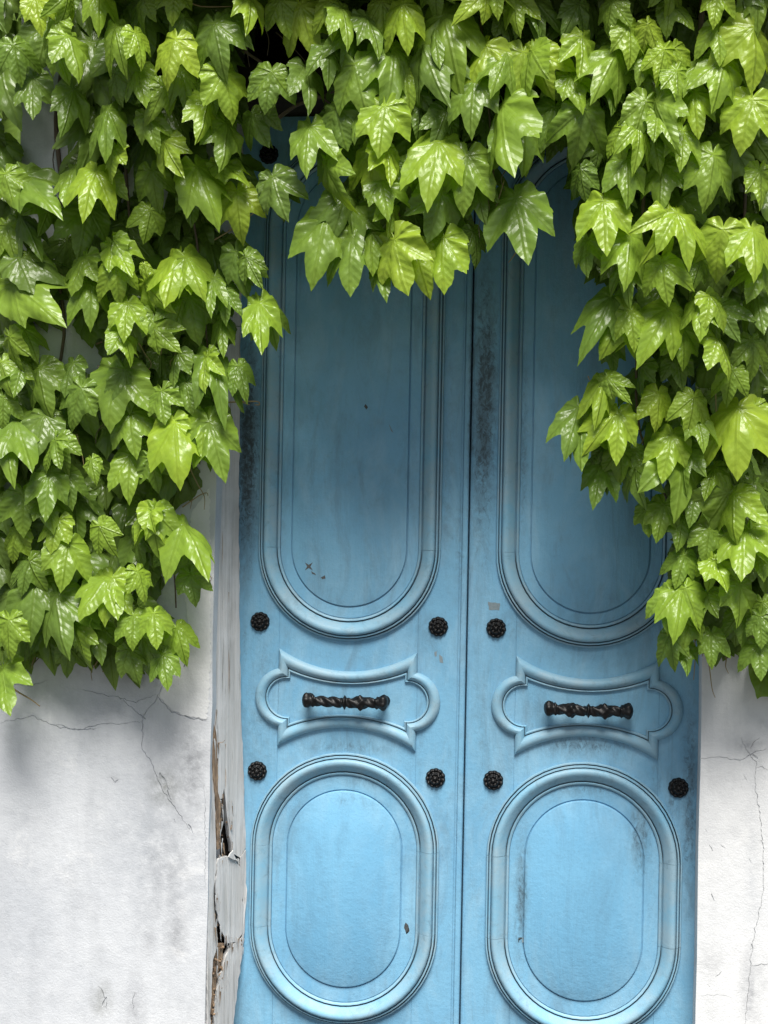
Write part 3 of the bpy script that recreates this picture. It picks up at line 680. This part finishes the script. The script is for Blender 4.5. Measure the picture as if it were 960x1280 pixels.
# traced leaves: zoom origin, zoom scale, (base x, base y, tip x, tip y, tone: leaf colour and its lighting together)
TR = [
 (0, 0, 2.667, [(225,120,285,235,.7),(178,82,155,165,.5),(45,150,70,268,.3),(205,205,225,270,.4),(120,10,140,100,.8),(225,0,230,85,.7),(330,-20,330,75,.8),(470,15,445,95,.7),(580,-10,575,65,.7),
  (385,95,400,195,.6),(450,110,490,210,.8),(585,130,535,265,.9),(420,185,425,278,.35),(620,90,640,165,.4),(715,80,735,215,.6),(740,240,800,388,.75),(905,240,890,365,.5),(545,290,500,400,.75),(385,285,385,350,.5),
  (360,365,335,488,.6),(490,385,520,495,.75),(545,470,595,582,.9),(690,370,690,440,.7),(755,410,765,540,.6),(845,390,885,482,.4),(375,510,345,595,.8),(250,560,200,672,.7),(320,570,268,690,.8),(360,610,350,695,.6),
  (505,570,530,698,.45),(655,555,730,708,.8),(735,540,830,605,.65),(790,640,802,778,.9),(640,650,630,745,.3),(500,710,480,805,.5),(18,580,45,690,.6),(75,590,185,690,.4),(160,710,155,772,.35),(70,720,130,810,.4),
  (110,260,100,380,.15),(245,300,218,432,.25),(290,690,270,840,.3),(910,590,940,720,.25),(835,0,840,88,.8),(750,60,830,130,.3),(935,0,955,120,.7),(370,820,345,900,.6),(600,240,640,330,.5),(700,300,720,380,.5),(460,250,470,330,.5)]),
 (320, 0, 2.667, [(150,20,190,165,.8),(250,20,260,112,.8),(290,40,330,120,.7),(370,60,425,162,.5),(490,15,500,138,.95),(420,5,425,122,.7),(625,50,670,222,.6),(600,140,600,200,.4),(310,95,340,190,.5),(600,0,600,52,.5),
  (740,-5,685,42,.8),(800,-20,805,50,.8),(862,0,860,95,.85),(930,40,945,105,.5),(830,65,870,150,.15),(770,155,675,308,.75),(890,175,870,335,.8),(835,180,785,285,.75),(165,225,205,335,.4),(240,165,250,262,.4),
  (330,215,362,378,.65),(458,165,455,332,.4),(555,140,600,312,.3),(730,270,702,418,.65),(825,330,800,545,.6),(890,390,908,560,.55),(505,280,512,352,.6),(545,310,590,370,.5),(430,355,403,512,.92),(545,380,545,462,.35),
  (630,380,605,472,.5),(180,420,150,550,.6),(270,365,290,492,.45),(345,390,310,455,.5),(395,500,365,662,.85),(430,490,465,605,.85),(235,540,255,682,.6),(605,475,570,635,.65),(705,520,680,702,.58),(415,600,440,705,.7),
  (505,550,475,658,.35),(620,640,580,800,.6),(450,690,455,785,.6),(860,640,905,852,.5),(320,690,300,850,.2),(740,640,750,720,.15),(50,240,25,362,.4),(20,400,15,475,.4),(60,600,100,722,.15),(380,600,360,650,.4)]),
 (300, 160, 2.909, [(560,405,590,602,.95),(410,395,385,585,.7),(740,400,722,578,.7),(480,380,468,500,.6),(315,325,262,542,.6),(520,480,520,600,.3),(640,440,680,600,.9),(380,240,350,380,.3),(850,380,880,500,.2)]),
 (640, 0, 3., [(85,40,110,118,.4),(240,30,195,122,.3),(375,20,342,118,.85),(440,100,452,240,.9),(510,90,562,196,.9),(625,40,690,88,.6),(770,0,750,92,.85),(600,-5,610,52,.6),(262,140,272,288,.75),(395,190,315,335,.5),
  (570,185,548,312,.7),(610,190,650,292,.7),(770,100,790,222,.6),(905,95,930,325,.8),(795,225,770,382,.7),(75,190,8,372,.75),(85,195,135,356,.75),(220,285,270,392,.5),(268,410,236,600,.55),(500,380,450,540,.65),
  (540,380,578,552,.7),(620,300,628,385,.6),(685,350,695,498,.75),(575,460,625,515,.6),(480,285,500,375,.4),(412,495,398,598,.6),(480,510,490,592,.6),(640,525,640,612,.7),(535,540,550,625,.6),(900,375,850,555,.85),
  (755,580,745,760,.62),(930,640,940,782,.6),(565,615,545,768,.55),(430,600,440,752,.55),(330,560,340,645,.3),(260,670,265,752,.3),(160,400,112,542,.3),(25,450,60,632,.55),(345,755,355,932,.85),(590,800,550,950,.85),
  (620,800,690,930,.8),(880,160,900,295,.45),(700,250,640,320,.5),(860,0,850,70,.5),(930,0,950,60,.6),(500,200,470,300,.4),(380,330,390,400,.25)]),
 (640, 280, 3., [(440,40,435,208,.75),(565,145,578,285,.8),(430,190,418,262,.5),(790,20,760,205,.8),(900,20,925,172,.85),(285,60,265,180,.45),(700,160,680,245,.4),(940,150,888,272,.6),(375,275,282,442,.5),(425,330,335,492,.8),
  (445,330,465,455,.75),(580,320,510,462,.6),(715,275,695,408,.75),(740,270,830,350,.7),(920,250,930,382,.3),(640,390,650,540,.7),(770,430,840,560,.88),(900,440,920,575,.6),(375,460,380,565,.15),(480,550,460,645,.2),
  (345,585,325,728,.8),(365,585,440,666,.75),(630,560,640,612,.25),(825,560,800,665,.65),(550,635,550,772,.7),(680,650,668,785,.82),(850,690,830,905,.8),(400,715,395,892,.8),(380,715,280,842,.8),(270,715,235,902,.6),
  (600,795,565,958,.65),(700,745,730,832,.55),(640,880,620,965,.5),(330,890,318,962,.4),(430,900,410,962,.35),(880,870,930,962,.45),(920,700,940,800,.7),(800,360,830,420,.5),(250,690,200,850,.4)]),
 (660, 560, 3.2, [(300,60,260,218,.4),(320,60,300,178,.4),(430,110,420,214,.25),(370,20,380,132,.55),(600,20,652,222,.65),(545,225,510,375,.6),(482,275,475,355,.4),(800,180,695,362,.7),(825,185,800,358,.7),(720,145,700,195,.4),
  (912,145,932,268,.35),(860,85,880,125,.5),(870,320,840,508,.75),(890,330,958,440,.7),(660,240,650,302,.5),(720,365,715,452,.55),(612,325,600,405,.5),(740,455,715,572,.8),(750,460,800,560,.75),(625,430,590,552,.45),
  (845,545,850,714,.62),(930,440,940,525,.5),(615,560,600,732,.65),(630,560,690,700,.6),(645,695,620,808,.6),(570,755,585,874,.45),(628,820,642,902,.2),(732,755,735,874,.42),(860,710,870,782,.35),(925,810,935,918,.5),
  (930,715,930,802,.4),(940,640,950,745,.5),(690,620,650,690,.4),(560,640,550,700,.5)]),
 (0, 280, 2.667, [(25,20,40,108,.5),(70,0,120,75,.4),(60,112,208,152,.45),(15,125,55,180,.6),(40,195,178,298,.65),(110,150,130,205,.6),(30,375,40,508,.6),(80,355,130,445,.5),(285,110,222,230,.65),(380,65,432,162,.75),
  (600,105,535,238,.85),(620,110,678,228,.88),(480,135,490,176,.95),(395,190,405,242,.8),(305,235,320,295,.6),(425,265,408,372,.85),(500,220,542,282,.75),(520,325,545,398,.6),(610,245,575,365,.5),(630,245,655,398,.5),
  (708,195,690,285,.5),(750,250,745,325,.55),(785,95,820,240,.55),(820,110,868,210,.5),(865,265,865,412,.6),(880,265,932,402,.55),(740,350,740,425,.45),(705,440,750,592,.62),(690,440,662,552,.6),(800,495,822,578,.4),
  (590,440,560,534,.35),(562,395,592,425,.7),(432,415,450,455,.7),(395,485,345,668,.55),(415,485,432,622,.55),(270,545,222,682,.5),(130,480,140,635,.4),(70,480,50,562,.4),(20,520,30,565,.6),(10,600,5,685,.55),
  (55,655,100,802,.4),(20,695,25,835,.5),(185,720,130,822,.6),(200,720,212,822,.6),(305,785,312,852,.6,1),(538,565,540,664,.55),(435,630,440,755,.45),(625,565,632,632,.4),(570,660,510,812,.75),(585,665,592,835,.8),
  (690,630,750,850,.6),(680,640,675,775,.6),(705,740,690,805,.25),(470,780,480,852,.3),(240,470,200,560,.2),(150,640,110,760,.3)]),
 (0, 580, 2.667, [(165,35,150,178,.5),(222,30,240,145,.35),(435,-30,420,105,.45),(500,-20,530,95,.4),(75,100,75,242,.5),(160,150,180,208,.45),(190,195,155,285,.55),(335,215,372,305,.6),(505,150,430,255,.8),(515,150,582,272,.8),
  (515,155,508,298,.78),(612,200,705,348,.65),(225,265,205,412,.5),(560,300,550,392,.5),(620,290,640,395,.35),(640,405,650,474,.3),(460,240,450,335,.2),(90,340,60,424,.5),(105,345,132,425,.5),(40,270,20,325,.6),
  (375,380,330,525,.72),(355,385,250,492,.7),(465,370,500,455,.85),(190,435,188,615,.5),(255,540,270,685,.45),(30,520,20,655,.5),(320,530,330,645,.2),(225,650,220,714,.25),(515,530,520,605,.75),(440,560,435,612,.65),
  (590,550,622,648,.55),(545,640,550,742,.4),(430,620,460,725,.3),(500,630,520,674,.25),(10,680,10,828,.4),(120,400,90,560,.35),(280,560,310,640,.35)]),
]
ivies = {
 'L': tag(empty('ivy_vine', at(150, 860, -.21)), 'glossy green ivy climbing the left wall down to its cracked plaster and beside the jamb', 'climbing plant', 'ivy round the door'),
 'M': tag(empty('ivy_vine', at(520, 40, -.45)), 'bright ivy hanging like a fringe from above over the tops of both door leaves', 'climbing plant', 'ivy round the door'),
 'R': tag(empty('ivy_vine', at(930, 860, -.12)), 'yellow green ivy spilling down the right side over the door edge and right wall', 'climbing plant', 'ivy round the door')}
count = {k: 0 for k in ivies}; spots = []
def which(px, py): return 'L' if px < 352 else ('R' if px > 700 else 'M')
stuff = {k: ([], [], [], [], []) for k in ivies}
def add_low(key, Mx, tone, r):
    V, F, A, C, T = stuff[key]; v, f, al, ac = LOW[r.randrange(len(LOW))]; n0 = len(V)
    V.extend([tuple(Mx @ Vector(p)) for p in v]); F.extend([tuple(i + n0 for i in q) for q in f]); A.extend(al); C.extend(ac); T.extend([tone] * len(v))
def put_leaf(px, py, tx, ty, tone, r, y, tilt, mesh=None, roll=None, stretch=1.):
    B = at(px, py, y); T0 = at(tx, ty, y); Lp = (T0 - B).length
    T = at(tx, ty, y - Lp * math.tan(tilt))
    s, d, n, L = frame_for(B, T, r, r.gauss(0, .38) if roll is None else roll)
    key = which(px, py)
    if count[key] >= 298:
        add_low(key, mat4(B, s, d, n, L * r.uniform(.9, 1.12), L, L), tone, r); return
    count[key] += 1
    o = link('leaf', mesh or LOBED[r.randrange(len(LOBED))], None, ivies[key])
    o.matrix_basis = mat4(B, s, d, n, min(L, Lp * 1.16) * stretch * r.uniform(.84, 1.06), L, L)
    o.color = (tone, r.random(), r.random() if r.random() < .35 else 0, 1)
lr = random.Random(21)
def lit_tone(t): return max(.05, min(.98, .06 + .90 * t + lr.gauss(0, .10)))
for (ox, oy, sc, lst) in TR:
    for q in lst:
        bx, by, tx, ty = ox + q[0] / sc, oy + q[1] / sc, ox + q[2] / sc, oy + q[3] / sc; t = q[4]
        l0 = math.hypot(tx - bx, ty - by); l1 = max(40, min(74, l0)) if len(q) < 6 and t < .9 else l0
        bx, by = tx + (bx - tx) * l1 / l0, ty + (by - ty) * l1 / l0
        y = ivy_y(bx, by) - .02 - .10 * t - lr.uniform(0, .04)
        # lift the blade's base a little so that its cordate lobes fill the traced outline
        edge = (bx > 690 and bx < 775 and by > 340) or (240 < bx < 345 and by > 290)
        put_leaf(bx, by, tx, ty, lit_tone(t), lr, y, rad(lr.uniform(6, 46)), ROUND[0] if len(q) > 5 else None, lr.gauss(0, .26), .78 if edge else 1.)
        spots.append((bx, by))
# leaves behind and between, coloured darker to stand in for shade
def inside(p, poly):
    c = False; j = len(poly) - 1
    for i in range(len(poly)):
        a, b = poly[i], poly[j]
        if (a[1] > p[1]) != (b[1] > p[1]) and p[0] < (b[0] - a[0]) * (p[1] - a[1]) / (b[1] - a[1]) + a[0]: c = not c
        j = i
    return c
PA = [(-10, -20), (285, -20), (275, 60), (290, 110), (300, 200), (292, 250), (270, 300), (300, 345), (290, 375), (270, 440), (255, 520), (225, 545), (205, 570), (190, 610), (195, 650), (180, 720), (175, 770), (180, 790), (100, 790), (60, 770), (0, 820), (-10, 700)]
PB = [(360, -20), (720, -20), (705, 120), (640, 190), (600, 225), (560, 300), (470, 310), (435, 280), (420, 210), (410, 200), (425, 150), (430, 120), (420, 60), (370, 30)]
PC = [(700, -20), (980, -20), (980, 760), (900, 780), (850, 740), (870, 620), (800, 560), (770, 550), (780, 480), (800, 420), (790, 370), (810, 350), (755, 290), (735, 220)]
VOID = (275, 0, 425, 155)
fr = random.Random(77)
for poly, n in ((PA, 120), (PB, 55), (PC, 85)):
    x0, x1 = min(p[0] for p in poly), max(p[0] for p in poly); y0, y1 = min(p[1] for p in poly), max(p[1] for p in poly); k = 0; tries = 0
    while k < n and tries < 20000:
        tries += 1; p = (fr.uniform(x0, x1), fr.uniform(y0, y1))
        if not inside(p, poly) or (VOID[0] < p[0] < VOID[2] and VOID[1] < p[1] < VOID[3]): continue
        if 10 < p[0] < 95 and 50 < p[1] < 290: continue
        if 55 < p[0] < 150 and 370 < p[1] < 470 and fr.random() < .75: continue
        L = fr.uniform(46, 70); an = fr.gauss(0, .45); tx, ty = p[0] + L * math.sin(an), p[1] + L * math.cos(an)
        y = ivy_y(*p) + fr.uniform(.0, .11)
        put_leaf(p[0], p[1] - 8, tx, ty - 8, lit_tone(fr.uniform(.0, .30)), fr, min(y, (-.215 if p[0] < 330 else -.14 if p[0] > 700 else -.3)), rad(fr.uniform(5, 40))); k += 1
print('leaf objects', count)
# leaves past the frame and deep in the mass, interior shade put into their dark colour
br = random.Random(99)
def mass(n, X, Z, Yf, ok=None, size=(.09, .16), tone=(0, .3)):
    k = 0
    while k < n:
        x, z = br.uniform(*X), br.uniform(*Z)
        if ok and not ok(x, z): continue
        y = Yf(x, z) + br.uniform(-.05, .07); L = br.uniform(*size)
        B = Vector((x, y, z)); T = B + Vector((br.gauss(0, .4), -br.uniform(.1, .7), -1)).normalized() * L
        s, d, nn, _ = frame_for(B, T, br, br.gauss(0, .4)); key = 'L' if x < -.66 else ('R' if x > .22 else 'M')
        add_low(key, mat4(B, s, d, nn, L, L, L), lit_tone(br.uniform(*tone)), br); k += 1
fr_top = at(480, 0, -.5).z
lx = at(0, 640, -.3).x; rx = at(960, 640, -.3).x
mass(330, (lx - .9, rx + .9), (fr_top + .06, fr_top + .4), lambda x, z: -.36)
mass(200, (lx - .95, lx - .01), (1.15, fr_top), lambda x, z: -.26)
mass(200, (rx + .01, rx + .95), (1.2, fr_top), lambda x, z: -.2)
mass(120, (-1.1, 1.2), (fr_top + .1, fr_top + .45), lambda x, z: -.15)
# deep leaves against the walls, painted darkest so the gaps look shaded
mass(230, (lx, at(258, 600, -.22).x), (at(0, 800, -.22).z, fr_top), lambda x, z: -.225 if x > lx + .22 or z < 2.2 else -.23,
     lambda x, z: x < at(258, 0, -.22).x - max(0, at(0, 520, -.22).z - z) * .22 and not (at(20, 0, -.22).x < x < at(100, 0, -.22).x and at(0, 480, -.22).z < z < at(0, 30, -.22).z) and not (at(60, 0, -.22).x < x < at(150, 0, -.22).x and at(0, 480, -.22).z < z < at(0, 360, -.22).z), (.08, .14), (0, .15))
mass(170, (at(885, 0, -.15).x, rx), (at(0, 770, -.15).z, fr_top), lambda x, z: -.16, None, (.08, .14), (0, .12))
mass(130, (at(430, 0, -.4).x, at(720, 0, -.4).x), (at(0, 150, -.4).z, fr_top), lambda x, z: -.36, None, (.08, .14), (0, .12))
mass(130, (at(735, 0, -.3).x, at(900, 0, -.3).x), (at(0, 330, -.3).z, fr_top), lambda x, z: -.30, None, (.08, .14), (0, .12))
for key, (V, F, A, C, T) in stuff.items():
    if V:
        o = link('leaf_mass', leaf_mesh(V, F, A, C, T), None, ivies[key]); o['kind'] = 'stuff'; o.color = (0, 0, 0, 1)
# woody stems and tendrils
for key, pts, rp in (
    ('L', [(180, 330, -.23), (176, 400, -.235), (183, 470, -.225), (178, 540, -.23), (200, 620, -.24), (216, 700, -.235), (220, 760, -.24)], 2.2), ('L', [(82, 60, -.22), (70, 150, -.215), (76, 230, -.22), (72, 330, -.215), (80, 420, -.22), (60, 540, -.22), (70, 700, -.23)], 3.5),
    ('L', [(68, 130, -.21), (72, 170, -.213), (66, 200, -.21), (75, 240, -.213)], 1.1), ('L', [(150, 100, -.3), (160, 250, -.26), (170, 350, -.24)], 2.5), ('L', [(250, 60, -.4), (230, 180, -.3), (250, 330, -.26), (262, 470, -.25)], 2.2),
    ('M', [(345, 150, -.36), (370, 132, -.38), (400, 122, -.4), (440, 108, -.42), (520, 100, -.44)], 2.6), ('M', [(300, 60, -.4), (360, 100, -.41), (420, 135, -.42), (470, 200, -.42), (500, 270, -.43)], 2.0),
    ('M', [(600, 20, -.42), (610, 120, -.43), (618, 250, -.44), (612, 285, -.45)], 1.8), ('M', [(310, 10, -.45), (309, 60, -.46), (312, 84, -.46)], .8), ('M', [(330, 32, -.46), (336, 50, -.46), (334, 70, -.46)], .7), ('M', [(345, 40, -.4), (380, 75, -.4), (396, 112, -.4)], .9),
    ('R', [(880, -20, -.4), (870, 150, -.4), (878, 300, -.3), (868, 420, -.22), (890, 560, -.18), (886, 700, -.16), (900, 790, -.18)], 3.4), ('R', [(800, 60, -.45), (806, 200, -.42), (800, 330, -.36), (796, 440, -.32), (800, 540, -.3), (840, 640, -.24), (866, 730, -.2)], 2.4),
    ('R', [(940, 100, -.3), (930, 300, -.22), (938, 520, -.18), (920, 700, -.16)], 2.5)):
    px_tube('stem', pts, 0, rp, BARK, ivies[key], 7)
for key, pts, rp in (('L', [(285, 503, -.28), (305, 502, -.28), (322, 502, -.28), (324, 506, -.28), (318, 506, -.28)], 1.1), ('L', [(300, 502, -.28), (312, 506, -.28)], .7), ('L', [(228, 634, -.23), (248, 620, -.22), (258, 616, -.22), (260, 620, -.22)], .9), ('L', [(240, 625, -.22), (238, 636, -.22)], .6),
    ('L', [(242, 718, -.23), (255, 716, -.22), (264, 722, -.22), (262, 728, -.22)], .9), ('L', [(120, 430, -.25), (135, 425, -.25), (148, 424, -.25), (155, 426, -.25)], 1.0), ('L', [(12, 858, -.24), (24, 866, -.24), (38, 874, -.24), (50, 883, -.24)], 1.4), ('L', [(128, 840, -.25), (138, 830, -.24), (144, 828, -.24)], .8),
    ('L', [(0, 700, -.26), (12, 680, -.27), (30, 672, -.28)], 1.2), ('L', [(54, 345, -.24), (66, 342, -.24), (78, 344, -.24)], 1.), ('L', [(180, 465, -.26), (184, 480, -.26), (182, 490, -.26)], .9), ('L', [(196, 440, -.26), (188, 456, -.26), (183, 468, -.26)], .8),
    ('R', [(868, 790, -.22), (869, 820, -.22), (867, 850, -.22)], .9), ('R', [(878, 800, -.22), (886, 830, -.21), (890, 860, -.21), (894, 872, -.21)], .9), ('R', [(735, 470, -.3), (738, 476, -.3), (745, 478, -.3)], .7), ('M', [(620, 200, -.42), (614, 240, -.42), (622, 270, -.42)], .8),
    ('M', [(660, 20, -.47), (640, 8, -.47), (600, 5, -.46)], 1.2), ('L', [(232, 0, -.5), (252, 8, -.5), (290, 8, -.5)], 1.1), ('L', [(268, 300, -.3), (300, 280, -.32), (322, 262, -.32)], 1.)):
    px_tube('tendril', pts, 0, rp, STEM, ivies[key], 5)

tr_ = random.Random(14)
for (x0, x1, y0, y1, Y, key, n) in ((20, 230, 780, 850, -.25, 'L', 9), (845, 955, 760, 830, -.16, 'R', 6), (60, 260, 380, 640, -.3, 'L', 9), (400, 660, 200, 330, -.5, 'M', 6), (740, 900, 420, 620, -.32, 'R', 7)):
    for i in range(n):
        x, y = tr_.uniform(x0, x1), tr_.uniform(y0, y1); dx, dy = tr_.gauss(0, 9), tr_.uniform(12, 34)
        px_tube('tendril', [(x - dx, y - dy * .8), (x, y), (x + dx * .7, y + dy * .5), (x + dx * .5 + tr_.gauss(0, 4), y + dy)], Y, tr_.uniform(.6, 1.1), STEM if tr_.random() < .6 else BARK, ivies[key], 5)

# ------------------------------------------------------------------ dark hedge in the garden behind the wall
hv = ([], [], [], [], []); stuff = {'H': hv}; hr = random.Random(3)
for i in range(2600):
    x = hr.uniform(-2.6, 2.4); z = hr.uniform(.2, 4.1); y = hr.uniform(.35, 1.3)
    if abs(x) < .7 and z < 2.7 : continue
    L = hr.uniform(.12, .22); B = Vector((x, y, z)); T = B + Vector((hr.gauss(0, .5), -hr.uniform(.1, .8), -1)).normalized() * L
    s, d, nn, _ = frame_for(B, T, hr, hr.gauss(0, .5)); add_low('H', mat4(B, s, d, nn, L, L, L), hr.uniform(.02, .22), hr)
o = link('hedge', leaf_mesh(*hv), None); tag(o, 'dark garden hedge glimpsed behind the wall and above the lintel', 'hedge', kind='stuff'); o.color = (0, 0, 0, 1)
